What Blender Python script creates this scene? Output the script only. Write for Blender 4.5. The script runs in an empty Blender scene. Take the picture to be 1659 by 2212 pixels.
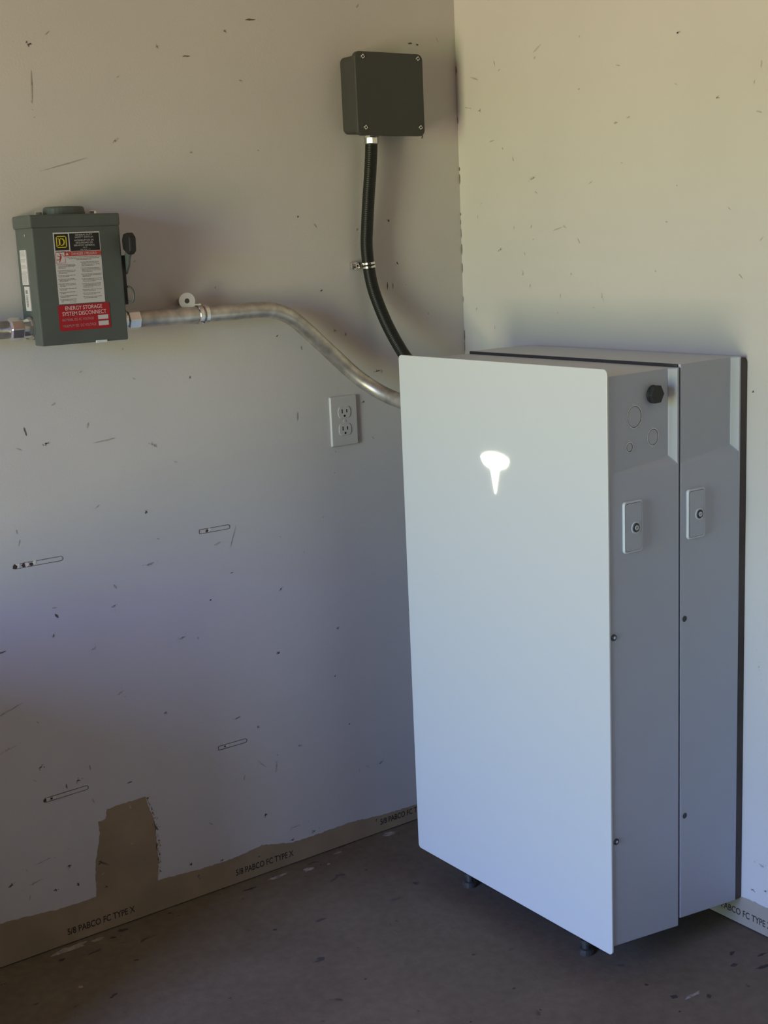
import bpy, bmesh, math, random
from mathutils import Vector, Matrix
random.seed(7)
S = bpy.context.scene
C = S.collection
PI = math.pi

# ------------------------------------------------------------------ camera
cam_d = bpy.data.cameras.new('camera')
cam_d.sensor_fit = 'HORIZONTAL'
cam_d.sensor_width = 36.0
cam_d.lens = 36.0 * 2833.243 / 1659.0
cam_d.clip_start = 0.05
cam = bpy.data.objects.new('camera', cam_d)
C.objects.link(cam)
fw = Vector((0.56589626, 0.79968142, -0.20067649))
rt = Vector((0.8102996, -0.58438242, -0.04372338))
up = Vector((0.15223659, 0.13786518, 0.97868136))
M = Matrix((rt, up, -fw)).transposed().to_4x4()
M.translation = Vector((-1.993634, -2.452887, 1.406164))
cam.matrix_world = M
S.camera = cam

# ------------------------------------------------------------------ world: daylight outside the open doorway
world = bpy.data.worlds.new('daylight'); S.world = world
world.use_nodes = True
wn = world.node_tree; wn.nodes.clear()
w_out = wn.nodes.new('ShaderNodeOutputWorld')
w_bg = wn.nodes.new('ShaderNodeBackground')
w_tc = wn.nodes.new('ShaderNodeTexCoord')
w_sep = wn.nodes.new('ShaderNodeSeparateXYZ')
w_mr = wn.nodes.new('ShaderNodeMapRange')
w_mr.inputs['From Min'].default_value = -1; w_mr.inputs['From Max'].default_value = 1
w_rp = wn.nodes.new('ShaderNodeValToRGB')
er = w_rp.color_ramp
while len(er.elements) > 1: er.elements.remove(er.elements[-1])
SKY = [(-1.0, (0.82, 0.58, 0.52)), (-0.35, (1.12, 0.79, 0.72)), (-0.16, (0.98, 0.86, 0.54)), (-0.02, (0.62, 0.85, 0.30)), (0.07, (0.55, 0.79, 0.42)),
       (0.13, (0.44, 0.64, 1.36)), (0.35, (0.36, 0.56, 1.46)), (1.0, (0.2, 0.36, 1.0))]
er.elements[0].position = 0; er.elements[0].color = (*SKY[0][1], 1)
for z, c in SKY[1:]:
    e = er.elements.new((z + 1) / 2); e.color = (*c, 1)
w_bg.inputs['Strength'].default_value = 22.5
L = wn.links.new
L(w_tc.outputs['Generated'], w_sep.inputs[0]); L(w_sep.outputs['Z'], w_mr.inputs['Value'])
L(w_mr.outputs['Result'], w_rp.inputs['Fac']); L(w_rp.outputs['Color'], w_bg.inputs['Color'])
L(w_bg.outputs[0], w_out.inputs['Surface'])

# doorway in the wall opposite the right wall (x = DX), and its light portal
DX, DY0, DY1, DZ = -3.9, -1.70, -0.80, 2.05
pl = bpy.data.lights.new('door_portal', 'AREA'); pl.shape = 'RECTANGLE'
pl.size = DY1 - DY0; pl.size_y = DZ; pl.cycles.is_portal = True
po = bpy.data.objects.new('door_portal', pl); C.objects.link(po)
po.matrix_world = Matrix.Translation((DX + .02, (DY0 + DY1) / 2, DZ / 2 + .005)) @ Matrix(((0, 0, -1), (1, 0, 0), (0, -1, 0))).to_4x4()

S.view_settings.view_transform = 'Standard'
S.view_settings.look = 'None'
S.view_settings.gamma = 1.0
S.view_settings.use_curve_mapping = False
S.view_settings.exposure = 0.0

# ------------------------------------------------------------------ materials
def mat(name, col, rough=.6, metal=0.0, spec=.5, var=0.0, vscale=8.0, bump=0.0, bscale=200.0, emit=None, estr=0.0, col2=None, detail=4.0, coat=0.0):
    m = bpy.data.materials.new(name); m.use_nodes = True
    nt = m.node_tree; p = nt.nodes['Principled BSDF']
    p.inputs['Base Color'].default_value = (*col, 1)
    p.inputs['Roughness'].default_value = rough
    p.inputs['Metallic'].default_value = metal
    p.inputs['Specular IOR Level'].default_value = spec
    p.inputs['Coat Weight'].default_value = coat
    tc = nt.nodes.new('ShaderNodeTexCoord')
    if var > 0 or col2:
        n = nt.nodes.new('ShaderNodeTexNoise'); n.inputs['Scale'].default_value = vscale; n.inputs['Detail'].default_value = detail
        nt.links.new(tc.outputs['Object'], n.inputs['Vector'])
        r = nt.nodes.new('ShaderNodeValToRGB'); nt.links.new(n.outputs['Fac'], r.inputs['Fac'])
        a = tuple(c * (1 - var) for c in col); b = col2 or tuple(min(1, c * (1 + var)) for c in col)
        r.color_ramp.elements[0].position = .32; r.color_ramp.elements[1].position = .68
        r.color_ramp.elements[0].color = (*a, 1); r.color_ramp.elements[1].color = (*b, 1)
        nt.links.new(r.outputs['Color'], p.inputs['Base Color'])
    if bump > 0:
        n2 = nt.nodes.new('ShaderNodeTexNoise'); n2.inputs['Scale'].default_value = bscale; n2.inputs['Detail'].default_value = 3
        nt.links.new(tc.outputs['Object'], n2.inputs['Vector'])
        bp = nt.nodes.new('ShaderNodeBump'); bp.inputs['Strength'].default_value = bump; bp.inputs['Distance'].default_value = .002
        nt.links.new(n2.outputs['Fac'], bp.inputs['Height']); nt.links.new(bp.outputs['Normal'], p.inputs['Normal'])
    if emit:
        p.inputs['Emission Color'].default_value = (*emit, 1); p.inputs['Emission Strength'].default_value = estr
    return m

def concrete(name):
    m = mat(name, (.2, .17, .14), rough=.8, spec=.25, bump=.15, bscale=120)
    nt = m.node_tree; p = nt.nodes['Principled BSDF']
    tc = nt.nodes.new('ShaderNodeTexCoord')
    def noise(s, d, w=0):
        n = nt.nodes.new('ShaderNodeTexNoise'); n.inputs['Scale'].default_value = s; n.inputs['Detail'].default_value = d
        n.inputs['Distortion'].default_value = w
        nt.links.new(tc.outputs['Object'], n.inputs['Vector']); return n
    def ramp(src, p0, c0, p1, c1):
        r = nt.nodes.new('ShaderNodeValToRGB'); nt.links.new(src, r.inputs['Fac'])
        r.color_ramp.elements[0].position = p0; r.color_ramp.elements[1].position = p1
        r.color_ramp.elements[0].color = (*c0, 1); r.color_ramp.elements[1].color = (*c1, 1); return r
    base = ramp(noise(3.5, 6, .4).outputs['Fac'], .25, (.142, .110, .072), .75, (.19, .152, .104))
    fine = ramp(noise(46, 5).outputs['Fac'], .35, (.9, .9, .9), .7, (1.08, 1.08, 1.08))
    mx = nt.nodes.new('ShaderNodeMix'); mx.data_type = 'RGBA'; mx.blend_type = 'MULTIPLY'; mx.inputs['Factor'].default_value = 1
    nt.links.new(base.outputs['Color'], mx.inputs[6]); nt.links.new(fine.outputs['Color'], mx.inputs[7])
    spots = ramp(noise(22, 2, .6).outputs['Fac'], .70, (0, 0, 0), .76, (1, 1, 1))
    mx2 = nt.nodes.new('ShaderNodeMix'); mx2.data_type = 'RGBA'
    nt.links.new(spots.outputs['Color'], mx2.inputs['Factor']); nt.links.new(mx.outputs[2], mx2.inputs[6])
    mx2.inputs[7].default_value = (.07, .06, .055, 1)
    nt.links.new(mx2.outputs[2], p.inputs['Base Color'])
    return m

WALLP = mat('painted_drywall', (.61, .58, .56), rough=.75, spec=.25, var=.035, vscale=2.2, bump=.10, bscale=260)
PAPER = mat('kraft_paper', (.34, .26, .165), rough=.9, spec=.1, var=.12, vscale=9, bump=.05)
INK = mat('paper_ink', (.055, .045, .04), rough=.9, spec=.1)
SCUFF = mat('scuff', (.16, .13, .105), rough=.9, spec=.1, var=.4, vscale=60)
SCUFF2 = mat('faint_scuff', (.44, .40, .36), rough=.9, spec=.1, var=.2, vscale=60)
TORN = mat('torn_hole', (.085, .055, .042), rough=.95, spec=.05)
HOLE = mat('hole_dark', (.03, .02, .018), rough=.95, spec=.05)
PLASTERW = mat('plaster_white', (.75, .7, .65), rough=.9)
CONC = concrete('concrete')
CEIL = mat('unpainted_drywall', (.42, .35, .28), rough=.9, spec=.1, var=.05)
WHITE = mat('panel_white', (.67, .68, .66), rough=.33, spec=.5, bump=.015, bscale=900)
GREY = mat('unit_grey', (.50, .54, .62), rough=.42, spec=.5, bump=.03, bscale=1200)  # casing grey with the blue cast of the daylight put into it
LIPM = mat('lit_lip_and_trim_grey', (.66, .70, .74), rough=.3, spec=.6)  # plain pale grey on trim; painted-in light on the recess lips
RUBBER = mat('black_rubber', (.022, .024, .026), rough=.6)
FOOTM = mat('foot_steel', (.12, .115, .11), rough=.45, metal=.7)
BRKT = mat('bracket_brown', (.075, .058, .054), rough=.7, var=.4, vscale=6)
SWG = mat('switch_grey', (.080, .093, .083), rough=.5, var=.06, vscale=20)
JBG = mat('box_grey', (.047, .049, .044), rough=.55, bump=.12, bscale=700)
GALV = mat('galvanized', (.50, .47, .43), rough=.42, metal=.8, var=.28, vscale=38, bump=.04, bscale=60)
ZINC = mat('zinc_plated', (.75, .74, .72), rough=.2, metal=1.0, var=.1, vscale=30)
HOSE = mat('hose_black', (.014, .015, .013), rough=.42, spec=.32)
LABW = mat('label_white', (.55, .53, .52), rough=.5)
LABB = mat('label_black', (.012, .011, .01), rough=.5)
LABY = mat('label_yellow', (.62, .50, .03), rough=.5)
LABR = mat('label_red', (.42, .045, .035), rough=.5)
REDP = mat('placard_red', (.36, .004, .012), rough=.45)
PINKT = mat('placard_text', (.74, .55, .55), rough=.5)
PRINT = mat('print_grey', (.21, .19, .18), rough=.6)
OUTW = mat('outlet_white', (.60, .57, .55), rough=.35)
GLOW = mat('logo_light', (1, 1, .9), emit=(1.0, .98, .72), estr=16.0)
LOCKM = mat('lock_dark', (.05, .052, .058), rough=.4, metal=.4)
KNOCK = mat('knockout_edge', (.70, .69, .70), rough=.25, metal=.7)
WASH = mat('washer_white', (.72, .70, .66), rough=.4, metal=.2)

# ------------------------------------------------------------------ helpers
OFF = {}
def link(name, me, m, parent=None, smooth=False):
    """verts are given in world space; moved into the space of the root thing"""
    o = bpy.data.objects.new(name, me); C.objects.link(o)
    if m is not None and not me.materials: me.materials.append(m)
    if parent is not None:
        off = OFF.get(parent.name, Vector((0, 0, 0)))
        me.transform(Matrix.Translation(-off)); o.parent = parent; OFF[o.name] = off
    if smooth:
        for p in me.polygons: p.use_smooth = True
    return o
def thing(name, label, cat, loc, group=None):
    o = bpy.data.objects.new(name, None); C.objects.link(o)
    o.empty_display_size = .05; o.location = loc; OFF[o.name] = Vector(loc)
    return tag(o, label, cat, group)
def tag(o, label, cat, group=None):
    o['label'] = label; o['category'] = cat
    if group: o['group'] = group
    return o
def struct(o): o['kind'] = 'structure'; return o
def bm_obj(name, bm, m, parent=None, smooth=False, bevel=0, seg=2):
    bmesh.ops.recalc_face_normals(bm, faces=bm.faces)
    me = bpy.data.meshes.new(name); bm.to_mesh(me); bm.free()
    o = link(name, me, m, parent, smooth)
    if bevel:
        md = o.modifiers.new('bevel', 'BEVEL'); md.width = bevel; md.segments = seg; md.limit_method = 'ANGLE'; md.angle_limit = math.radians(25)
        md.harden_normals = False
    return o
def box(bm, x0, x1, y0, y1, z0, z1):
    v = [bm.verts.new((x, y, z)) for x in (x0, x1) for y in (y0, y1) for z in (z0, z1)]
    for f in ((0, 1, 3, 2), (4, 6, 7, 5), (0, 4, 5, 1), (2, 3, 7, 6), (0, 2, 6, 4), (1, 5, 7, 3)): bm.faces.new([v[i] for i in f])
def boxo(name, a, b, m, parent=None, bevel=0, seg=2):
    bm = bmesh.new(); box(bm, a[0], b[0], a[1], b[1], a[2], b[2]); return bm_obj(name, bm, m, parent, bevel=bevel, seg=seg)
def frame(axis):
    t = Vector(axis).normalized(); h = Vector((0, 0, 1)) if abs(t.z) < .9 else Vector((1, 0, 0))
    u = t.cross(h).normalized(); return t, u, u.cross(t).normalized()
def lathe(bm, base, axis, prof, n=24, ang0=0.0, caps=True):
    """prof: list of (distance along axis, radius)"""
    t, u, w = frame(axis); base = Vector(base); rings = []
    for d, r in prof:
        rings.append([bm.verts.new(base + t * d + (u * math.cos(ang0 + 2 * PI * k / n) + w * math.sin(ang0 + 2 * PI * k / n)) * r) for k in range(n)])
    for a, b in zip(rings, rings[1:]):
        for k in range(n): bm.faces.new((a[k], a[(k + 1) % n], b[(k + 1) % n], b[k]))
    if caps:
        bm.faces.new(rings[0][::-1]); bm.faces.new(rings[-1])
def spline(pts, step=.004):
    P = [Vector(p) for p in pts]; P = [2 * P[0] - P[1]] + P + [2 * P[-1] - P[-2]]; out = []
    for i in range(1, len(P) - 2):
        a, b, c, d = P[i - 1], P[i], P[i + 1], P[i + 2]
        n = max(2, int((c - b).length / step))
        for k in range(n):
            t = k / n
            out.append(.5 * ((2 * b) + (c - a) * t + (2 * a - 5 * b + 4 * c - d) * t * t + (3 * b - a - 3 * c + d) * t ** 3))
    out.append(P[-2]); return out
def tube(bm, pts, rad, n=20):
    pts = [Vector(p) for p in pts]; rings = []; u = None
    for i, p in enumerate(pts):
        t = (pts[min(i + 1, len(pts) - 1)] - pts[max(i - 1, 0)]).normalized()
        if u is None: u = frame(t)[1]
        u = (u - t * u.dot(t)).normalized(); w = t.cross(u)
        r = rad(i) if callable(rad) else rad
        rings.append([bm.verts.new(p + (u * math.cos(2 * PI * k / n) + w * math.sin(2 * PI * k / n)) * r) for k in range(n)])
    for a, b in zip(rings, rings[1:]):
        for k in range(n): bm.faces.new((a[k], a[(k + 1) % n], b[(k + 1) % n], b[k]))
    bm.faces.new(rings[0][::-1]); bm.faces.new(rings[-1])
def rrect(w, h, r, n=6):
    o = []
    for cx, cy, a in ((w / 2 - r, h / 2 - r, 0), (-w / 2 + r, h / 2 - r, 1), (-w / 2 + r, -h / 2 + r, 2), (w / 2 - r, -h / 2 + r, 3)):
        for k in range(n + 1):
            t = PI / 2 * (a + k / n); o.append((cx + r * math.cos(t), cy + r * math.sin(t)))
    return o
class Plane:
    """a drawing plane: centre, right, up, normal"""
    def __init__(s, c, r, u): s.c, s.r, s.u = Vector(c), Vector(r).normalized(), Vector(u).normalized(); s.n = s.r.cross(s.u)
    def at(s, x, y, d=0): return s.c + s.r * x + s.u * y + s.n * d
def prism(bm, pl, poly, d0, d1, scale1=1.0):
    a = [bm.verts.new(pl.at(x, y, d0)) for x, y in poly]; b = [bm.verts.new(pl.at(x * scale1, y * scale1, d1)) for x, y in poly]
    n = len(poly); bm.faces.new(a[::-1]); bm.faces.new(b)
    for k in range(n): bm.faces.new((a[k], a[(k + 1) % n], b[(k + 1) % n], b[k]))
def rect(bm, pl, x0, x1, y0, y1, d0, d1): prism(bm, pl, [(x0, y0), (x1, y0), (x1, y1), (x0, y1)], d0, d1)
def ring(bm, pl, cx, cy, r0, r1, d0, d1, n=32):
    V = []
    for r, d in ((r1, d0), (r1, d1), (r0, d1), (r0, d0)):
        V.append([bm.verts.new(pl.at(cx + r * math.cos(2 * PI * k / n), cy + r * math.sin(2 * PI * k / n), d)) for k in range(n)])
    for i in range(4):
        a, b = V[i], V[(i + 1) % 4]
        for k in range(n): bm.faces.new((a[k], a[(k + 1) % n], b[(k + 1) % n], b[k]))
def circ(r, n=24, cx=0, cy=0): return [(cx + r * math.cos(2 * PI * k / n), cy + r * math.sin(2 * PI * k / n)) for k in range(n)]
def text_into(bm, pl, s, cx, cy, w, h, d=.0002, bold=0.0):
    cu = bpy.data.curves.new('t', 'FONT'); cu.body = s; cu.resolution_u = 3; cu.offset = bold
    o = bpy.data.objects.new('t', cu); C.objects.link(o)
    dg = bpy.context.evaluated_depsgraph_get(); me = bpy.data.meshes.new_from_object(o.evaluated_get(dg))
    xs = [v.co.x for v in me.vertices]; ys = [v.co.y for v in me.vertices]
    x0, x1, y0, y1 = min(xs), max(xs), min(ys), max(ys)
    vs = [bm.verts.new(pl.at(cx - w / 2 + (v.co.x - x0) / (x1 - x0) * w, cy - h / 2 + (v.co.y - y0) / (y1 - y0) * h, d)) for v in me.vertices]
    for p in me.polygons:
        try: bm.faces.new([vs[i] for i in p.vertices])
        except ValueError: pass
    bpy.data.objects.remove(o); bpy.data.curves.remove(cu); bpy.data.meshes.remove(me)
def flat_obj(name, bm, m, parent, pl):
    """flat print: make all faces look along the plane normal"""
    bm.normal_update()
    for f in bm.faces:
        if f.normal.dot(pl.n) < 0: f.normal_flip()
    me = bpy.data.meshes.new(name); bm.to_mesh(me); bm.free(); return link(name, me, m, parent)

# ------------------------------------------------------------------ the room
RY, RZ, T = -7.0, 2.6, .12
wl = struct(boxo('wall_left', (DX - T, 0, .003), (T, T, RZ), WALLP))
wr = struct(boxo('wall_right', (0, RY, .003), (T, 0, RZ), WALLP))
struct(boxo('floor', (DX - .6, RY - T, -.12), (T, T, 0), CONC))
struct(boxo('ceiling', (DX - T, RY - T, RZ), (T, T, RZ + T), CEIL))
struct(boxo('wall_back', (DX - T, RY - T, .003), (T, RY, RZ), CEIL))
bm = bmesh.new()
box(bm, DX - T, DX, RY, DY0, .003, RZ); box(bm, DX - T, DX, DY1, 0, .003, RZ); box(bm, DX - T, DX, DY0, DY1, DZ, RZ)
struct(bm_obj('wall_front', bm, CEIL))
struct(boxo('added_shade_wall', (-1.74, -.45, .003), (-1.62, -.0005, .76), CEIL))    # unseen wall, added to shade the lower left wall

WL = Plane((0, 0, 0), (1, 0, 0), (0, 0, 1))        # left wall: x -> x, y -> z, normal -y
WR = Plane((0, 0, 0), (0, -1, 0), (0, 0, 1))       # right wall: x -> -y, y -> z, normal -x

def jag(pts, amp, step=.006):
    out = []
    for (x0, y0), (x1, y1) in zip(pts, pts[1:]):
        n = max(1, int(math.hypot(x1 - x0, y1 - y0) / step))
        for k in range(n):
            t = k / n; out.append((x0 + (x1 - x0) * t + random.uniform(-amp, amp), y0 + (y1 - y0) * t + random.uniform(-amp, amp)))
    out.append(pts[-1]); return out
# scuffs: short irregular streaks
def streak(bm, pl, x, y, ln, wd, ang, d=.0005):
    n = 5; pts = []
    for s in (1, -1):
        for k in range(n + 1):
            t = (k / n if s == 1 else 1 - k / n) - .5
            h = s * wd * .5 * (1 - (2 * t) ** 2 * .85) * random.uniform(.5, 1.3)
            a = x + math.cos(ang) * ln * t - math.sin(ang) * h; b = y + math.sin(ang) * ln * t + math.cos(ang) * h
            pts.append((a, b))
    bm.faces.new([bm.verts.new(pl.at(a, b, d)) for a, b in pts])
# unpainted drywall paper along the foot of the left wall, with its tall patch
edge = [(-1.9, .09), (-1.4, .10), (-1.251, .097), (-1.208, .094), (-1.134, .086), (-1.073, .084), (-1.044, .085), (-1.039, .157), (-1.023, .221), (-1.024, .248),
        (-1.008, .249), (-1.003, .270), (-.915, .273), (-.908, .244), (-.898, .208), (-.897, .162), (-.897, .117), (-.901, .075), (-.812, .067),
        (-.721, .065), (-.641, .073), (-.559, .054), (-.483, .053), (-.4, .055), (-.31, .046), (-.207, .041), (-.0005, .041)]
top = jag(edge, .0011)
def strip(bm, pl, top, z0, d):
    """an area under a jagged line, triangulated"""
    from mathutils.geometry import tessellate_polygon
    poly = [(top[0][0], z0)] + top + [(top[-1][0], z0)]
    vs = [bm.verts.new(pl.at(x, y, d)) for x, y in poly]
    for t in tessellate_polygon([[Vector((x, y, 0)) for x, y in poly]]):
        try: bm.faces.new([vs[i] for i in t])
        except ValueError: pass
bm = bmesh.new(); strip(bm, WL, top, .0035, .0004)
flat_obj('bare_paper', bm, PAPER, wl, WL)
edge = [(0.0005, .045), (.3, .05), (.6, .058), (.8, .061), (.841, .0631), (.875, .066), (.9074, .0653), (1.0, .066), (1.4, .06)]
bm = bmesh.new(); strip(bm, WR, jag(edge, .0012), .0035, .0004)
flat_obj('bare_paper', bm, mat('kraft_paper_light', (.36, .31, .25), rough=.9, spec=.1, var=.1, vscale=9), wr, WR)
bm = bmesh.new()
for _ in range(90):
    z_ = random.uniform(.085, .27); streak(bm, WL, -.899 - max(0, z_ - .21) * .22 + abs(random.gauss(0, .005)), z_, random.uniform(.002, .006), random.uniform(.001, .0025), random.uniform(.8, 2.2), .0004)
flat_obj('paper_specks', bm, PAPER, wl, WL)['kind'] = 'stuff'
for i, x in enumerate((-1.114, -.7125, -.3105)):
    bm = bmesh.new(); text_into(bm, WL, '5/8 PABCO FC TYPE X', x + .0765, .0283, .153, .0148, .0008, .012)
    flat_obj('stamped_lettering', bm, INK, wl, WL)
bm = bmesh.new(); text_into(bm, WR, '5/8 PABCO FC TYPE X', .765 + .0765, .0283, .153, .0148, .0008, .012)
flat_obj('stamped_lettering', bm, INK, wr, WR)

def scuffs(name, lst, pl, m, parent):
    bm = bmesh.new()
    for a in lst:
        if a[3] < .0045: streak(bm, pl, *a); continue
        ln, wd, an = a[2], a[3], a[4]
        streak(bm, pl, a[0], a[1], ln * .55, min(wd * .5, .004), an)
        for k in range(7):      # a wide mark breaks up into specks
            u, v = random.gauss(0, .3) * ln, random.gauss(0, .32) * wd
            streak(bm, pl, a[0] + u * math.cos(an) - v * math.sin(an), a[1] + u * math.sin(an) + v * math.cos(an), random.uniform(.0015, .0045), random.uniform(.001, .0022), random.uniform(0, 3))
    o = flat_obj(name, bm, m, parent, pl); o['kind'] = 'stuff'; return o
dark = [(-1.018, 1.796, .012, .006, .2), (-1.022, 1.80, .005, .004, 1.2), (-.539, 1.867, .026, .004, .1), (-.692, 1.789, .018, .003, .05), (-1.058, 1.052, .012, .007, .1),
        (-1.098, 1.08, .018, .003, 1.8), (-.859, .885, .008, .005, 1.4), (-.726, .67, .005, .0035, .6), (-.566, .514, .010, .006, .3), (-.625, .143, .011, .006, .9),
        (-.736, 1.151, .006, .003, 1.6), (-1.071, .705, .012, .004, -1.0), (-1.19, .654, .02, .004, .15), (-.947, .314, .012, .004, .1), (-1.095, .172, .008, .006, .6),
        (-.418, .426, .006, .003, .6), (-1.135, .40, .012, .010, .4), (-1.06, .35, .012, .009, .5), (-1.085, .345, .012, .003, 1.7), (-.52, 1.22, .008, .003, .5),
        (-1.02, .10, .006, .006, 0), (-1.03, .155, .012, .006, .7), (-1.02, .153, .03, .004, -.6), (-.895, .195, .022, .010, -1.2), (-.91, .267, .012, .010, .4),
        (-.82, .085, .008, .006, 0), (-.745, .07, .008, .005, .3), (-.805, .052, .012, .008, 1.2), (-.65, .048, .006, .004, 0), (-.56, .061, .01, .006, .2), (-.50, .063, .016, .006, .3),
        (-.322, .037, .006, .006, 0), (-1.13, .13, .012, .005, .1), (-1.08, .125, .010, .006, 1.2), (-1.22, .17, .016, .006, .2), (-.63, .355, .005, .005, 0), (-.67, .72, .009, .002, .1),
        (-.385, .30, .004, .004, 0), (-.45, 1.47, .004, .004, 0), (-.40, 1.31, .007, .004, .3), (-.22, 1.31, .018, .003, 1.5), (-.205, 1.31, .014, .002, 1.5), (-.21, 1.455, .005, .005, 0),
        (-.19, 1.36, .006, .006, 0), (-.13, 1.84, .012, .004, 0), (-.11, 1.838, .008, .004, 0), (-.105, 1.64, .004, .007, 0), (-.26, 1.12, .018, .005, .1)]
scuffs('dark_scuffs', dark, WL, SCUFF, wl)
faint = [(-.937, 1.043, .05, .004, .1), (-.859, .774, .035, .008, .2), (-.952, .513, .022, .018, .5), (-1.194, .455, .06, .005, .25), (-1.186, .534, .06, .004, .3), (-.627, .267, .03, .004, -.8),
         (-.83, 1.02, .03, .006, -.6), (-.97, 1.58, .10, .003, .25), (-1.02, 1.72, .11, .006, 1.5), (-.70, .79, .018, .004, .3), (-1.15, .20, .07, .005, .15), (-1.17, .16, .05, .006, .2),
         (-.66, .80, .05, .002, 1.2), (-.48, 1.04, .02, .003, 1.5), (-.59, .25, .05, .008, 1.4), (-.55, .09, .05, .01, .1), (-.30, .18, .02, .006, .4), (-.68, .39, .03, .006, .2), (-.95, .70, .02, .02, .3),
         (-1.0, .62, .02, .012, .2), (-.80, .60, .03, .01, .2), (-.55, .66, .02, .005, .7)]
for _ in range(70):
    faint.append((random.uniform(-1.3, -.02), random.uniform(.1, 1.95), random.uniform(.004, .014), random.uniform(.002, .005), random.uniform(0, 3)))
scuffs('faint_scuffs', faint, WL, SCUFF2, wl)
rmarks = [(.065, 1.761, .03, .004, -.3), (.275, 1.797, .03, .004, .5), (.504, 1.623, .012, .004, .1), (.46, 1.277, .006, .014, .1), (.215, 1.327, .004, .02, .1), (.252, 1.53, .035, .008, .3),
          (.668, 1.772, .01, .006, 0), (.855, 1.103, .005, .005, 0), (.877, .566, .003, .05, .2), (.89, .151, .02, .012, -.4), (.764, 1.644, .006, .006, 0), (.04, 1.70, .025, .003, -.2), (.12, 1.62, .02, .003, .1),
          (.87, .09, .02, .006, -.5), (.9, .10, .01, .008, .5), (.08, 1.69, .008, .01, 0), (.33, 1.42, .03, .003, .2), (.14, 1.38, .015, .005, .1), (.40, 1.70, .006, .004, 0)]
for _ in range(40):
    rmarks.append((random.uniform(.03, .95), random.uniform(1.2, 1.95), random.uniform(.004, .014), random.uniform(.002, .004), random.uniform(0, 3)))
scuffs('faint_scuffs', rmarks, WR, SCUFF2, wr)
# pencilled anchor slots with the torn holes at their left ends
def slot(x0, x1, z, wid, ang, holes):
    L0 = x1 - x0; w = .0045; poly = []
    for k in range(9): t = PI / 2 - PI * k / 8; poly.append((L0 - w + w * math.cos(t), w * math.sin(t)))
    poly += [(0, -w), (0, w)]
    ca, sa = math.cos(ang), math.sin(ang)
    bm = bmesh.new(); n = len(poly)
    tr = lambda x, y: (x0 + x * ca - y * sa, z + x * sa + y * ca)
    for k in range(n):
        (ax, ay), (bx, by) = tr(*poly[k]), tr(*poly[(k + 1) % n])
        dx, dy = bx - ax, by - ay; l = math.hypot(dx, dy) or 1; nx, ny = -dy / l * wid / 2, dx / l * wid / 2
        bm.faces.new([bm.verts.new(WL.at(px, py, .0006)) for px, py in ((ax + nx, ay + ny), (bx + nx, by + ny), (bx - nx, by - ny), (ax - nx, ay - ny))])
    o = flat_obj('anchor_outline', bm, SCUFF, wl, WL)
    bm = bmesh.new()
    for hx, r in holes:
        cx, cy = tr(hx, 0)
        bm.faces.new([bm.verts.new(WL.at(cx + r * math.cos(k * PI / 4) * random.uniform(.6, 1.2), cy + r * math.sin(k * PI / 4) * random.uniform(.6, 1.2), .0009)) for k in range(8)])
    flat_obj('anchor_hole', bm, TORN, o, WL)
    bm = bmesh.new()
    for hx, r in holes:
        cx, cy = tr(hx + .006, .001)
        bm.faces.new([bm.verts.new(WL.at(cx + r * 1.3 * math.cos(k * PI / 4) * random.uniform(.5, 1.3), cy + r * 1.3 * math.sin(k * PI / 4) * random.uniform(.5, 1.2), .0007)) for k in range(8)])
    flat_obj('torn_plaster', bm, PLASTERW, o, WL)
slot(-1.146, -1.047, .8195, .0011, 0, ((0.0, .005), (.018, .0042), (.034, .004)))
slot(-.741, -.667, .8225, .0011, 0, ((.018, .004),))
slot(-1.133, -1.039, .328, .0013, .02, ((0.0, .004), (.014, .003)))
slot(-.733, -.661, .3325, .0013, 0, ((.016, .0026),))
# cracked tape line down the corner
bm = bmesh.new(); z = .9
while z < 2.3:
    h = random.uniform(.006, .03); a = random.uniform(.001, .003)
    if random.random() < .5: bm.faces.new([bm.verts.new(WR.at(x, y, .0008)) for x, y in ((.0008, z), (.0008 + a, z + h * .3), (.0008 + a * .7, z + h), (.0008, z + h))])
    z += h + random.uniform(0, .02)
o = flat_obj('corner_crack', bm, SCUFF, wr, WR)

# floor litter: pale paint smears beside the wall and small dark crumbs
FL = Plane((0, 0, 0), (1, 0, 0), (0, 1, 0))
flo = bpy.data.objects['floor']
def blob(bm, x, y, rx, ry, ang=0, d=.0006, n=14):
    vs = []
    for k in range(n):
        t = 2 * PI * k / n; r = random.uniform(.55, 1.2); a, b = rx * r * math.cos(t), ry * r * math.sin(t)
        vs.append(bm.verts.new(FL.at(x + a * math.cos(ang) - b * math.sin(ang), y + a * math.sin(ang) + b * math.cos(ang), d)))
    bm.faces.new(vs)
bm = bmesh.new()
for x, y, rx, ry in ((-1.12, -.018, .045, .010), (-1.06, -.022, .016, .006), (-.55, -.045, .016, .010), (-.62, -.03, .03, .006), (-.45, -.02, .012, .005), (-.50, -.055, .006, .004), (-.3, -.02, .02, .012), (-.27, -.95, .02, .005), (-.06, -1.0, .004, .003), (-1.16, -.17, .006, .005)):
    blob(bm, x, y, rx, ry)
o = flat_obj('pale_smears', bm, mat('floor_smear', (.34, .29, .25), rough=.9, var=.35, vscale=70), flo, FL); o['kind'] = 'stuff'
bm = bmesh.new()
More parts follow.
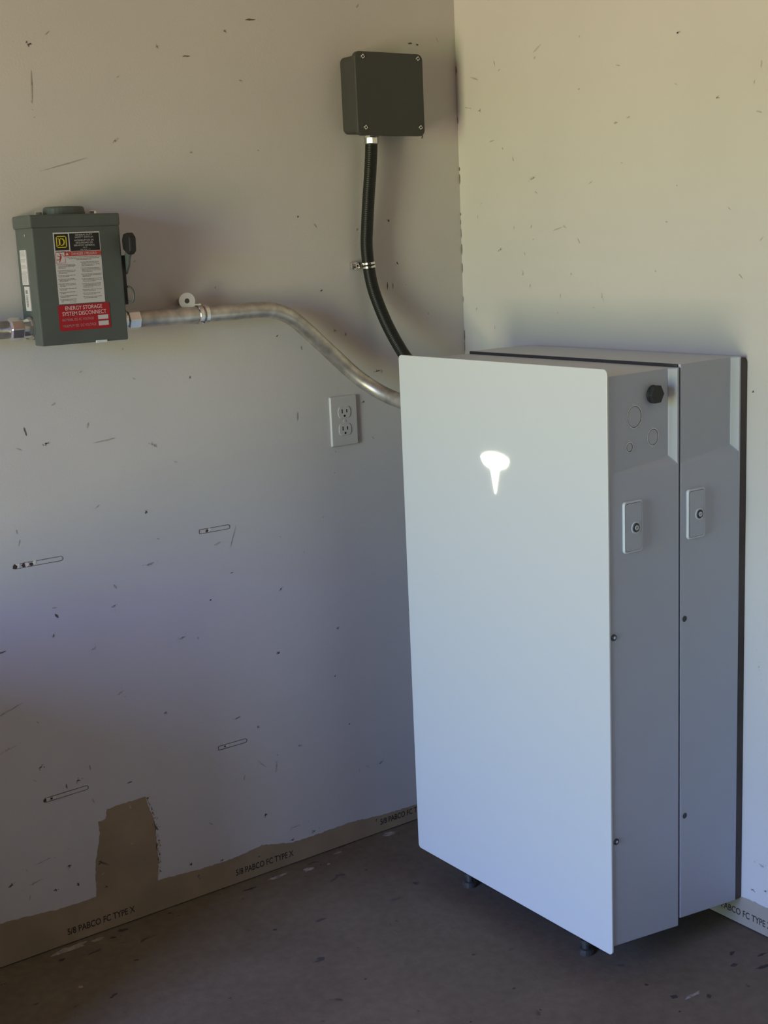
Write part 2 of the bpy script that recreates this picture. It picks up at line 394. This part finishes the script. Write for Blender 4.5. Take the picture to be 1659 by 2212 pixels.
for x, y, rx, ry in ((-1.0, -.02, .012, .006), (-1.03, -.035, .008, .004), (-1.15, -.05, .008, .006), (-.89, -.02, .006, .003), (-1.03, -.15, .007, .003), (-1.12, -.24, .012, .004), (-.7, -.04, .02, .004), (-.30, -.93, .008, .006), (-.25, -.97, .006, .005),
                     (-.31, -.87, .004, .004), (-.09, -.97, .02, .005), (-.13, -.93, .008, .006), (-.06, -.94, .012, .004), (-.1, -.9, .01, .004), (-.75, -.23, .006, .004)):
    blob(bm, x, y, rx, ry, random.uniform(-.5, .5))
for _ in range(40):
    blob(bm, random.uniform(-1.3, -.02), random.choice((random.uniform(-.1, -.01), random.uniform(-1.1, -.3))), random.uniform(.001, .004), random.uniform(.001, .003))
o = flat_obj('dark_crumbs', bm, mat('floor_crumb', (.05, .043, .04), rough=.95), flo, FL); o['kind'] = 'stuff'

# ------------------------------------------------------------------ battery units
YN, YF = -.841, -.246           # near and far sides of the bodies
def unit_body(parent, F, B, zt, zb0, zb1):
    """grey casing whose near side has a finger recess at its upper end"""
    bm = bmesh.new(); di = .011
    xa, xb = B - .0185, B - .003
    def V(x, y, z): return bm.verts.new((x, y, z))
    o0, o1 = V(F, YN, zb0), V(B, YN, zb1)
    o2, o3 = V(B, YN, .9885), V(F, YN, .9885)
    o4, o5 = V(xb, YN, .9885), V(xb, YN, zt); o6 = V(B, YN, zt)
    i0, i1, i2, i3 = V(F, YN + .0006, .9915), V(xa, YN + di, 1.004), V(xa, YN + di, zt), V(F, YN + .0006, zt)
    b0, b1, b2, b3 = V(F, YF, zb0), V(B, YF, zb1), V(B, YF, zt), V(F, YF, zt)
    for f in ((o0, o1, o2, o4, o3), (o3, o4, i1, i0), (i0, i1, i2, i3), (i1, o4, o5, i2), (o4, o2, o6, o5),
              (b0, b1, b2, b3), (o0, o1, b1, b0), (o1, o2, o6, b2, b1), (o0, o3, i0, i3, b3, b0), (i3, i2, o5, o6, b2, b3)):
        bm.faces.new(f)
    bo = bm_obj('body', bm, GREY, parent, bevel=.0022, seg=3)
    bm = bmesh.new()      # strip on the recess's back face, paler to paint in light caught there
    nv = Vector((-di, -.0155, 0)).normalized() * .0009
    q = [Vector((xa + .001, YN + di - .0007, 1.0055)), Vector((xb - .0006, YN + .0004, .9905)), Vector((xb - .0006, YN + .0004, zt - .002)), Vector((xa + .001, YN + di - .0007, zt - .002))]
    a = [bm.verts.new(p - nv * .5) for p in q]; b = [bm.verts.new(p + nv) for p in q]
    bm.faces.new(a); bm.faces.new(b)
    for k in range(4): bm.faces.new((a[k], a[(k + 1) % 4], b[(k + 1) % 4], b[k]))
    bm_obj('lit_recess_lip', bm, LIPM, parent, bevel=.0007); return bo
def lock_plate(parent, cx, cz, kx, kz):
    sp = Plane((cx, YN, cz), (1, 0, 0), (0, 0, 1))
    bm = bmesh.new(); prism(bm, sp, rrect(.0465, .094, .006), -.001, .0052); bz = bm_obj('lock_plate', bm, LIPM, parent, bevel=.0012)
    bm = bmesh.new(); prism(bm, sp, rrect(.0405, .0875, .005), .0050, .0056); bm_obj('plate_groove', bm, LOCKM, bz)
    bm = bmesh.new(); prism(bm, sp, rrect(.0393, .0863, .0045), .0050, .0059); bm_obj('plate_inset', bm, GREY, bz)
    lx, lz = kx - cx, kz - cz
    bm = bmesh.new(); ring(bm, sp, lx, lz, .0085, .0112, .006, .0072); bm_obj('lock_collar', bm, LIPM, bz)
    bm = bmesh.new(); prism(bm, sp, circ(.0085, 8, lx, lz), .006, .0085); bm_obj('lock_cylinder', bm, LOCKM, bz, bevel=.001)
    bm = bmesh.new(); ring(bm, sp, lx, lz, .0026, .0046, .0085, .0092, 16); rect(bm, sp, lx - .0007, lx + .0007, lz - .002, lz + .002, .0085, .0093); bm_obj('keyway', bm, LIPM, bz)
def foot(parent, x, y, zt):
    bm = bmesh.new(); lathe(bm, (x, y, .0002), (0, 0, 1), [(0, .016), (.006, .016), (.010, .012), (.012, .008), (.022, .008), (.022, .011), (.03, .011), (.03, .006), (zt + .004, .006)], 16)
    bm_obj('levelling_foot', bm, FOOTM, parent, smooth=False)

u1 = thing('battery_unit', 'white-fronted home battery with a glowing logo on its panel', 'battery', (-.28, -.543, 0), 'floor-standing home batteries')
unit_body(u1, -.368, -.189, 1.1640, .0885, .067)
fp = Plane((-.3735, -.5415, .6245), (0, -1, 0), (0, 0, 1))
bm = bmesh.new(); prism(bm, fp, rrect(.603, 1.105, .009, 8), -.0045, 0)
pan = bm_obj('front_panel', bm, WHITE, u1, bevel=.0012); pan['label'] = 'satin white front panel'
# the lit logo: a broad cap with a tapering stem (panel-local x = -y - .5415, z - .6245)
def lp(y, z): return (-y - .5415, z - .6245)
cap = [(-.4995, .9905), (-.503, .9935), (-.512, .9975), (-.525, 1.0002), (-.540, 1.0012), (-.556, 1.0002), (-.569, .9975), (-.578, .9942), (-.5822, .9910),
       (-.5785, .9815), (-.572, .9762), (-.562, .9725), (-.5530, .9712), (-.5490, .9580), (-.5402, .9218), (-.5391, .9218), (-.5310, .9580), (-.5270, .9712), (-.517, .9725), (-.508, .9770), (-.503, .9830)]
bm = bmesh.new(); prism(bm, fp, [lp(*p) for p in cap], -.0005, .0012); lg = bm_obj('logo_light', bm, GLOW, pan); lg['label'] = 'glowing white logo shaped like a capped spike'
lock_plate(u1, -.3130, .8915, -.3085, .8895)
sl = .0104 / (-.2075 + .368); sp = Plane((0, YN + .0006 + .368 * sl, 0), (1, sl, 0), (0, 0, 1))     # the wedge-shaped recess face
bm = bmesh.new(); prism(bm, sp, circ(.0165, 24, -.2500, 1.1215), -.001, .004); prism(bm, sp, circ(.0178, 6, -.2500, 1.1215), .003, .013, ); pg = bm_obj('hex_plug', bm, RUBBER, u1, bevel=.0015); pg['label'] = 'black hexagonal plug'
for x, z, r in ((-.3004, 1.0866, .0205), (-.2495, 1.0440, .0160), (-.3140, 1.0337, .0098)):
    bm = bmesh.new(); ring(bm, sp, x, z, r - .0011, r, -.001, .0009, 40)
    k = bm_obj('knockout_ring', bm, KNOCK, u1)
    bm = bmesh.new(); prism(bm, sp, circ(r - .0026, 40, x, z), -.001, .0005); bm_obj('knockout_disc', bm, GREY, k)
    bm = bmesh.new(); ring(bm, sp, x, z, r - .0019, r - .0011, -.001, .0003, 40); bm_obj('knockout_groove', bm, LOCKM, k)
so = Plane((0, YN, 0), (1, 0, 0), (0, 0, 1))
for x, z in ((-.3605, .6946), (-.3590, .2994)):
    bm = bmesh.new(); prism(bm, so, circ(.0062, 12, x, z), -.001, .0022, 1.0); s1 = bm_obj('side_screw', bm, LOCKM, u1, bevel=.0008)
    bm = bmesh.new(); prism(bm, so, circ(.0028, 6, x, z), .0022, .0028); bm_obj('screw_socket', bm, KNOCK, s1)
for x, y in ((-.3145, -.346), (-.3165, -.713), (-.22, -.346), (-.22, -.713)): foot(u1, x, y, .066 + (.009 if x < -.3 else 0))
# dark seal between the two units
bm = bmesh.new(); box(bm, -.1888, -.1848, YN + .006, YF - .002, .10, 1.1697)
bm_obj('seal_strip', bm, mat('seal_grey', (.05, .05, .047), rough=.6), u1, bevel=.0012)

u2 = thing('battery_unit', 'plain grey home battery standing between front unit and right wall', 'battery', (-.1, -.543, 0), 'floor-standing home batteries')
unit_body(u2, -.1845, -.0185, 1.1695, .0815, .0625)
lock_plate(u2, -.1462, .8900, -.1400, .8880)
for x, z in ((-.1735, .6911), (-.1715, .2940)):
    bm = bmesh.new(); prism(bm, so, circ(.0058, 20, x, z), -.001, .0004); bm_obj('hole_plug', bm, LOCKM, u2)
for x, y in ((-.15, -.346), (-.15, -.713), (-.05, -.346), (-.05, -.713)): foot(u2, x, y, .064)
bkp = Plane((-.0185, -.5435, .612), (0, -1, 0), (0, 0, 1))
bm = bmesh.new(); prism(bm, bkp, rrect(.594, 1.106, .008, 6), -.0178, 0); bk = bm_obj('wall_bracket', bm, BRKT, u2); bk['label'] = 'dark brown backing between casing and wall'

# ------------------------------------------------------------------ safety switch
sw = thing('safety_switch', 'grey steel disconnect switch box with warning labels on left wall', 'switch box', (-.994, 0, 1.245))
X0, X1, Z0, Z1, DY = -1.081, -.9075, 1.2455, 1.4835, -.090
boxo('enclosure', (X0 + .0015, -.060, 1.256), (X1 - .0015, -.0005, Z1 - .004), SWG, sw, bevel=.002)
bm = bmesh.new()     # front cover: shallow pan that overlaps the enclosure
box(bm, X0, X1, DY, -.052, Z0, Z1 - .021)
cov = bm_obj('cover', bm, SWG, sw, bevel=.0025)
bm = bmesh.new(); box(bm, X0 - .003, X1 + .001, DY - .002, -.002, Z1 - .0225, Z1 + .001)
bm_obj('top_hood', bm, SWG, sw, bevel=.003)
# raised hub plate on the top
bm = bmesh.new(); tp = Plane((-.9985, -.047, Z1), (1, 0, 0), (0, 1, 0)); prism(bm, tp, [(x * 1.0, y * .82) for x, y in circ(.041, 32)], -.001, .016, .93)
bm_obj('hub_plate', bm, SWG, sw, bevel=.004, seg=3)
for x in (-1.052, -.944):
    bm = bmesh.new(); lathe(bm, (x, -.055, Z1 + .0005), (0, 0, 1), [(0, .0068), (.006, .0068), (.0075, .004)], 6); bm_obj('hub_screw', bm, ZINC, sw)
bm = bmesh.new(); lathe(bm, (X0 - .0, -.057, 1.4488), (-1, 0, 0), [(-.001, .003), (.002, .003), (.003, .0015)], 12); bm_obj('side_rivet', bm, ZINC, sw)
for z in (1.462, 1.445):
    bm = bmesh.new(); lathe(bm, (X1, -.075, z), (1, 0, 0), [(-.001, .003), (.0025, .003), (.0035, .0015)], 12); bm_obj('side_rivet', bm, ZINC, sw)
boxo('hinge_bead', (-.975, DY - .002, Z0 - .0015), (-.952, DY + .002, Z0 + .0035), LIPM, sw, bevel=.001)
# operating handle on the right side
boxo('handle_plate', (X1 - .001, -.086, 1.312), (X1 + .008, -.058, 1.405), LABB, sw, bevel=.001)
hp = Plane((X1 + .008, 0, 0), (0, -1, 0), (0, 0, 1))   # right side plane, local x = -y ; normal = ... outward set below
bm = bmesh.new()
arm = [(.066, 1.366), (.082, 1.370), (.096, 1.385), (.101, 1.400), (.114, 1.412), (.102, 1.422), (.088, 1.412), (.076, 1.394), (.066, 1.386)]
va = [bm.verts.new((X1 + .008, -y, z)) for y, z in arm]; vb = [bm.verts.new((X1 + .0135, -y, z)) for y, z in arm]
bm.faces.new(va); bm.faces.new(vb[::-1])
for k in range(len(arm)): bm.faces.new((va[k], va[(k + 1) % len(arm)], vb[(k + 1) % len(arm)], vb[k]))
ha = bm_obj('handle_arm', bm, SWG, sw, bevel=.0008)
bm = bmesh.new()
kn = [(.088, 1.416), (.110, 1.405), (.122, 1.412), (.124, 1.438), (.112, 1.447), (.094, 1.445), (.087, 1.434)]
va = [bm.verts.new((X1 + .003, -y, z)) for y, z in kn]; vb = [bm.verts.new((X1 + .017, -y, z)) for y, z in kn]
bm.faces.new(va); bm.faces.new(vb[::-1])
for k in range(len(kn)): bm.faces.new((va[k], va[(k + 1) % len(kn)], vb[(k + 1) % len(kn)], vb[k]))
bm_obj('handle_knob', bm, LABB, ha, bevel=.003)
bm = bmesh.new(); lathe(bm, (X1 + .0165, -.104, 1.425), (1, 0, 0), [(0, .0018), (.001, .0012)], 10); bm_obj('knob_pin', bm, ZINC, ha)
bm = bmesh.new()     # padlock hasp loop
hpth = spline([(X1 + .006, -.072, 1.344), (X1 + .012, -.086, 1.345), (X1 + .014, -.097, 1.337), (X1 + .014, -.099, 1.325), (X1 + .012, -.093, 1.316), (X1 + .006, -.078, 1.319)], .003)
tube(bm, hpth, .0022, 10); bm_obj('padlock_hasp', bm, SWG, sw, smooth=True)
# front labels
FP = Plane((0, DY, 0), (1, 0, 0), (0, 0, 1))
lab = boxo('warning_label', (-1.0415, DY - .0004, 1.3205), (-.9495, DY + .0005, 1.4515), LABW, sw)
bm = bmesh.new(); rect(bm, FP, -1.0395, -1.0125, 1.4190, 1.4490, .0004, .0006); rect(bm, FP, -1.0100, -.9510, 1.4170, 1.4492, .0004, .0006); bm_obj('black_fields', bm, LABB, lab)
bm = bmesh.new()
lx0, lx1, lz0, lz1, tk = -1.0365, -1.0160, 1.4235, 1.4452, .0018
for a in ((lx0, lx1, lz0, lz0 + tk), (lx0, lx1, lz1 - tk, lz1), (lx0, lx0 + tk, lz0, lz1), (lx1 - tk, lx1, lz0, lz1)): rect(bm, FP, *a, .0006, .0008)
# slab-serif D
a0, a1 = -1.0330, -1.0197
for a in ((a0, -1.0255, 1.4272, 1.4290), (a0, -1.0255, 1.4396, 1.4414), (-1.0314, -1.0286, 1.4272, 1.4414)): rect(bm, FP, *a, .0006, .0008)
n = 14; cx, cz = -1.0265, 1.4343
for k in range(n):
    t0, t1 = -PI / 2 + PI * k / n, -PI / 2 + PI * (k + 1) / n
    bm.faces.new([bm.verts.new(FP.at(cx + r * .95 * math.cos(t) , cz + r2 * math.sin(t), .0008)) for r, r2, t in ((.0072, .0071, t0), (.0072, .0071, t1), (.0044, .0053, t1), (.0044, .0053, t0))])
flat_obj('square_emblem', bm, LABY, lab, FP)
bm = bmesh.new(); text_into(bm, FP, 'SQUARE D', -1.026, 1.4165, .026, .0028, .0006); flat_obj('small_print', bm, LABB, lab, FP)
bm = bmesh.new()
for s, z, w in (('GENERAL DUTY', 1.4463, .034), ('SAFETY SWITCH', 1.4420, .036), ('INTERRUPTOR DE', 1.4362, .038), ('SEGURIDAD DE', 1.4318, .034), ('SERVICIO GENERAL', 1.4270, .042)):
    text_into(bm, FP, s, -.9815, z, w, .0030, .0008)
text_into(bm, FP, '60 A', -.9805, 1.4230, .008, .0022, .0008)
text_into(bm, FP, '240 VCA ~ V', -.9805, 1.4192, .020, .0022, .0008)
flat_obj('label_lettering', bm, LABW, lab, FP)
bm = bmesh.new(); rect(bm, FP, -1.0225, -.9500, 1.4078, 1.4162, .0004, .0006)
for a in ((-1.0405, -1.0225, 1.4150, 1.4156), (-1.0405, -1.0400, 1.3960, 1.4150), (-1.0405, -1.0215, 1.3955, 1.3960), (-1.0220, -1.0215, 1.3960, 1.4078)): rect(bm, FP, *a, .0004, .0006)
# falling figure struck by a bolt
def stroke(bm, pl, pts, w, d):
    for (ax, ay), (bx, by) in zip(pts, pts[1:]):
        dx, dy = bx - ax, by - ay; l = math.hypot(dx, dy); nx, ny = -dy / l * w / 2, dx / l * w / 2
        bm.faces.new([bm.verts.new(pl.at(x, y, d)) for x, y in ((ax + nx, ay + ny), (bx + nx, by + ny), (bx - nx, by - ny), (ax - nx, ay - ny))])
fx, fz = -1.031, 1.406
stroke(bm, FP, [(fx - .0065, fz + .0035), (fx - .001, fz + .0015)], .0010, .0006)
stroke(bm, FP, [(fx + .001, fz + .003), (fx, fz - .002)], .0034, .0006)
stroke(bm, FP, [(fx, fz - .002), (fx - .003, fz - .004), (fx - .0075, fz - .0045)], .0014, .0006)
stroke(bm, FP, [(fx, fz - .002), (fx - .0005, fz - .005), (fx - .003, fz - .0085)], .0014, .0006)
stroke(bm, FP, [(fx - .002, fz + .008), (fx + .0015, fz + .0045), (fx + .0045, fz + .005), (fx + .0075, fz + .001)], .0009, .0006)
bm.faces.new([bm.verts.new(FP.at(fx + .0008 + x, fz + .0048 + y, .0006)) for x, y in circ(.0014, 10)])
flat_obj('red_print', bm, LABR, lab, FP)
bm = bmesh.new(); text_into(bm, FP, 'DANGER / PELIGRO', -.9835, 1.4120, .050, .0046, .0008)
bm.faces.new([bm.verts.new(FP.at(-1.0175 + x, 1.4120 + y, .0008)) for x, y in ((-.003, -.0023), (.003, -.0023), (0, .003))])
flat_obj('label_lettering', bm, LABW, lab, FP)
# unreadable fine print: broken lines in two columns
bm = bmesh.new()
def fine(x0, x1, z, h=.0011):
    x = x0
    while x < x1 - .001:
        w = random.uniform(.0015, .006); rect(bm, FP, x, min(x + w, x1), z - h / 2, z + h / 2, .0003, .0005); x += w + .0007
for z, a, b in ((1.4058, -1.0190, -.9505), (1.4030, -1.0150, -.9540), (1.4008, -1.000, -.970)): fine(a, b, z, .0013)
for col, x0, x1, groups in ((0, -1.0390, -1.0020, (4, 3, 2, 3, 3, 2, 2, 2, 3)), (1, -.9930, -.9515, (4, 4, 3, 3, 4, 2, 2, 2, 4))):
    z = 1.3930 if col == 0 else 1.3960
    for g in groups:
        for k in range(g):
            if z < 1.3265: break
            fine(x0 + (0 if k == 0 else .0022), x1 - (random.uniform(.0, .006) if k < g - 1 else random.uniform(.012, .026)), z); z -= .00225
        z -= .0021
fine(-1.037, -1.031, 1.3245); fine(-1.020, -1.008, 1.3235)
bm_obj('fine_print', bm, PRINT, lab)['kind'] = 'stuff'
# red placard
rp = Plane((-.9933, DY, 1.2948), (1, 0, .006), (-.006, 0, 1))
bm = bmesh.new(); prism(bm, rp, rrect(.1025, .0478, .003), -.0003, .0008); pk = bm_obj('red_placard', bm, REDP, sw); pk['label'] = 'red placard with pale lettering'
bm = bmesh.new()
text_into(bm, rp, 'ENERGY STORAGE', -.0005, .0178, .074, .0072, .0011, .004); text_into(bm, rp, 'SYSTEM DISCONNECT', .0, .0076, .088, .0074, .0011, .004)
flat_obj('placard_lettering', bm, PINKT, pk, rp)
bm = bmesh.new()
text_into(bm, rp, 'NOMINAL ESS AC VOLTAGE', -.0140, -.0035, .063, .0048, .0011, .002); text_into(bm, rp, 'MAXIMUM ESS  DC VOLTAGE', -.0120, -.0150, .067, .0050, .0011, .002)
flat_obj('placard_lettering', bm, mat('placard_text_dim', (.50, .25, .26), rough=.5), pk, rp)
bm = bmesh.new(); rect(bm, rp, .0265, .0470, -.0068, .0012, .0008, .0011); rect(bm, rp, .0265, .0470, -.0185, -.0100, .0008, .0011); bm_obj('blank_fields', bm, LABW, pk)
# side labels
SPL = Plane((X0, 0, 0), (0, -1, 0), (0, 0, 1))
bm = bmesh.new(); rect(bm, SPL, .0195, .0500, 1.3585, 1.4225, -.0018, .0004); l1 = bm_obj('side_label', bm, LABW, sw)
bm = bmesh.new(); z = 1.4195
while z > 1.361:
    if random.random() < .85: rect(bm, SPL, .021, .048 - random.uniform(0, .006), z - .0006, z + .0006, .0004, .0006)
    z -= .0023
bm_obj('fine_print', bm, mat('print_light', (.36, .34, .33)), l1)['kind'] = 'stuff'
bm = bmesh.new(); rect(bm, SPL, .0255, .0510, 1.3105, 1.3555, -.0018, .0004); l2 = bm_obj('barcode_label', bm, LABW, sw)
bm = bmesh.new(); rect(bm, SPL, .031, .041, 1.3420, 1.3490, .0004, .0006); z = 1.339
while z > 1.317:
    w = random.choice((.0006, .001, .0016)); rect(bm, SPL, .031, .041, z - w, z, .0004, .0006); z -= w + random.choice((.0005, .0009))
bm_obj('bar_code', bm, PRINT, l2)['kind'] = 'stuff'

# ------------------------------------------------------------------ conduits
def connector(parent, base, axis, R, ln):
    bm = bmesh.new(); lathe(bm, base, axis, [(0, R * 1.28), (.004, R * 1.28), (.004, R * 1.12), (ln * .45, R * 1.12)], 24); c = bm_obj('connector', bm, ZINC, parent)
    t = Vector(axis).normalized(); b = Vector(base) + t * ln * .42
    bm = bmesh.new(); lathe(bm, b, axis, [(0, R * 1.2), (.002, R * 1.34), (ln * .5, R * 1.34), (ln * .58, R * 1.1)], 8); bm_obj('gland_nut', bm, ZINC, c, bevel=.001)
R = .0165
emt = [(X1 + .0005, -.035, 1.2797), (-.8669, -.035, 1.2797), (-.8, -.035, 1.2797), (-.7323, -.035, 1.2797), (-.68, -.035, 1.2797), (-.6473, -.035, 1.2797), (-.6029, -.035, 1.2805), (-.5636, -.035, 1.2792),
       (-.5299, -.035, 1.2714), (-.4913, -.036, 1.2502), (-.4277, -.042, 1.1918), (-.3702, -.06, 1.131), (-.3397, -.085, 1.0989), (-.3219, -.12, 1.079), (-.3141, -.16, 1.0687), (-.3165, -.205, 1.064), (-.3195, -.2455, 1.0625)]
c1 = thing('metal_conduit', 'bent galvanized metal conduit running from switch box to the batteries', 'conduit', (-.6, -.035, 1.0), 'galvanized conduits on the left wall')
bm = bmesh.new(); tube(bm, spline(emt, .006), R, 28); bm_obj('pipe', bm, GALV, c1, smooth=True)
connector(c1, (X1 + .0003, -.035, 1.2797), (1, 0, 0), R * .98, .050)
bm = bmesh.new(); lathe(bm, (-.3195, -.2445, 1.0625), (.06, 1, 0), [(0, R * 1.35), (.012, R * 1.35), (.012, R * 1.15), (.03, R * 1.15)], 20); bm_obj('end_connector', bm, ZINC, c1)
c2 = thing('metal_conduit', 'straight galvanized metal conduit entering left side of switch box', 'conduit', (-1.5, -.042, 1.2785), 'galvanized conduits on the left wall')
bm = bmesh.new(); tube(bm, [(-2.6, -.042, 1.2785), (-1.8, -.042, 1.2785), (X0 - .001, -.042, 1.2785)], R, 28); bm_obj('pipe', bm, GALV, c2, smooth=True)
connector(c2, (X0 - .0003, -.042, 1.2785), (-1, 0, 0), R, .045)
# strap over the conduit, its ear screwed up with a big washer
st = thing('conduit_strap', 'zinc strap holding metal conduit under a large pale washer', 'strap', (-.716, -.003, 1.28))
bm = bmesh.new()
for xo in (-.7235, -.7095):
    pts = []
    for k in range(15):
        t = -PI / 2 - PI * k / 14
        pts.append((-.035 + (R + .0014) * math.sin(t + PI / 2) * -1, 0))
    lathe(bm, (xo - .0048, -.035, 1.2797), (1, 0, 0), [(0, R + .0006), (.001, R + .0028), (.0086, R + .0028), (.0096, R + .0006)], 28, caps=False)
sb = bm_obj('strap_band', bm, ZINC, st, smooth=False)
boxo('strap_web', (-.728, -.0345 - .004, 1.2797 - R - .0022), (-.705, -.001, 1.2797 - R - .0002), ZINC, sb, bevel=.0005)
boxo('strap_ear', (-.744, -.0345, 1.2935), (-.716, -.0318, 1.3020), ZINC, st, bevel=.001)
boxo('ear_stem', (-.752, -.0318, 1.300), (-.742, -.0005, 1.314), ZINC, st, bevel=.001)
wp = Plane((-.748, -.0345, 1.3092), (.97, -.22, -.06), (.02, -.12, 1))
bm = bmesh.new(); ring(bm, wp, 0, 0, .0052, .0166, .0008, .0028, 32); ws = bm_obj('fender_washer', bm, WASH, st); ws['label'] = 'pale round washer with dark screw hole'
bm = bmesh.new(); prism(bm, wp, circ(.0052, 16), .0002, .0014); bm_obj('screw_head', bm, BRKT, ws)

# ------------------------------------------------------------------ junction box with flexible conduit
jb = thing('junction_box', 'dark grey square junction box high on left wall near the corner', 'junction box', (-.2335, 0, 1.637))
bp = Plane((-.2335, 0, 1.7215), (1, 0, 0), (0, 0, 1))
bm = bmesh.new(); prism(bm, bp, rrect(.176, .160, .012, 6), .0004, .050); bm_obj('box_body', bm, JBG, jb, bevel=.001)
bm = bmesh.new(); prism(bm, bp, rrect(.182, .173, .0135, 8), .048, .061, ); cv = bm_obj('box_cover', bm, JBG, jb, bevel=.003, seg=3)
for x, z in ((-.3045, 1.7972), (-.1570, 1.7982), (-.3044, 1.6515), (-.1560, 1.6530)):
    pc = Plane((x, -.061, z), (math.cos(.6), 0, math.sin(.6)), (-math.sin(.6), 0, math.cos(.6)))
    bm = bmesh.new(); prism(bm, pc, circ(.0062, 16), -.0005, .0016, .8); s1 = bm_obj('cover_screw', bm, LOCKM, cv)
    bm = bmesh.new(); rect(bm, pc, -.0038, .0038, -.0038, .0038, .0013, .0019); bm_obj('screw_head', bm, ZINC, s1)
    bm = bmesh.new(); rect(bm, pc, -.0020, .0024, -.0022, .0018, .0016, .0022); bm_obj('screw_recess', bm, LABB, s1)
hose = [(-.2683, -.03, 1.640), (-.2696, -.03, 1.6108), (-.2749, -.03, 1.5617), (-.2818, -.028, 1.5025), (-.2868, -.025, 1.4429), (-.2889, -.023, 1.4029), (-.2856, -.022, 1.3593), (-.2804, -.024, 1.3194),
        (-.2716, -.03, 1.28), (-.2584, -.045, 1.228), (-.2482, -.07, 1.1815), (-.2438, -.1, 1.1484), (-.2422, -.16, 1.1133), (-.2400, -.21, 1.095), (-.2380, -.2455, 1.086)]
HR = .0140
fc = thing('flexible_conduit', 'black ribbed flexible conduit curving from junction box down to batteries', 'conduit', (-.26, -.03, 1.08))
pts = spline(hose, .00105)
bm = bmesh.new(); tube(bm, pts, lambda i: HR - .00034 * (1 + math.cos(i * 2 * PI / 4.0)), 22); bm_obj('ribbed_hose', bm, HOSE, fc, smooth=True)
bm = bmesh.new(); lathe(bm, (-.2681, -.03, 1.6420), (-.02, 0, -1), [(0, .012), (.004, .012), (.004, .0165), (.010, .0165)], 8); k = bm_obj('hose_connector', bm, ZINC, fc)
bm = bmesh.new(); lathe(bm, (-.2684, -.03, 1.6330), (-.02, 0, -1), [(0, .0150), (.001, .0160), (.0125, .0160), (.014, .0148)], 8, .3); bm_obj('gland_nut', bm, ZINC, k)
hc = thing('conduit_clamp', 'small zinc clamp screwed to the wall around the black flexible conduit', 'clamp', (-.287, -.003, 1.359))
d = Vector((-.2804 + .2889, -.001, 1.3194 - 1.4029)).normalized(); ctr = Vector((-.2858, -.0222, 1.360))
bm = bmesh.new()
for o_ in (-.0068, .0012): lathe(bm, ctr + d * o_, d, [(0, HR + .0003), (.0008, HR + .0026), (.0052, HR + .0026), (.006, HR + .0003)], 26, caps=False)
bm_obj('clamp_band', bm, ZINC, hc)
boxo('clamp_ear', (-.323, -.012, 1.3515), (-.300, -.0005, 1.3675), ZINC, hc, bevel=.002)
bm = bmesh.new(); lathe(bm, (-.3135, -.0115, 1.3592), (0, -1, 0), [(0, .0085), (.002, .0085), (.002, .0062), (.0075, .0062), (.0085, .005)], 6); cs = bm_obj('clamp_screw', bm, ZINC, hc)
bm = bmesh.new(); lathe(bm, (-.3135, -.0198, 1.3592), (0, -1, 0), [(0, .0028), (.0004, .0028)], 8); bm_obj('screw_recess', bm, LABB, cs)

# ------------------------------------------------------------------ wall outlet
ol = thing('power_outlet', 'white duplex power outlet low on the left wall under the conduit', 'outlet', (-.359, 0, .96))
op = Plane((-.3600, 0, 1.0174), (1, 0, .0), (0, 0, 1))
bm = bmesh.new(); prism(bm, op, rrect(.0735, .1145, .003, 4), .0003, .0062, .955); cvp = bm_obj('cover_plate', bm, OUTW, ol, bevel=.0015)
for zo in (.0195, -.0195):
    face = [(max(-.0165, min(.0165, x)) , max(-.0128, min(.0128, y)) + zo) for x, y in circ(.0172, 40)]
    face = [(x, zo + (y - zo)) for x, y in face]
    bm = bmesh.new(); prism(bm, op, face, .004, .0078); rc = bm_obj('receptacle', bm, OUTW, ol, bevel=.0007)
    for xo, hh in ((-.0062, .0046), (.0062, .0038)):
        bm = bmesh.new(); rect(bm, op, xo - .0012, xo + .0012, zo + .003 - hh, zo + .003 + hh, .0070, .0080); bm_obj('slot', bm, HOLE, rc)
    bm = bmesh.new(); prism(bm, op, circ(.0026, 12, 0, zo - .0078), .0070, .0080); bm_obj('ground_hole', bm, HOLE, rc)
bm = bmesh.new(); prism(bm, op, circ(.0032, 14), .0055, .0072); bm_obj('plate_screw', bm, OUTW, cvp)
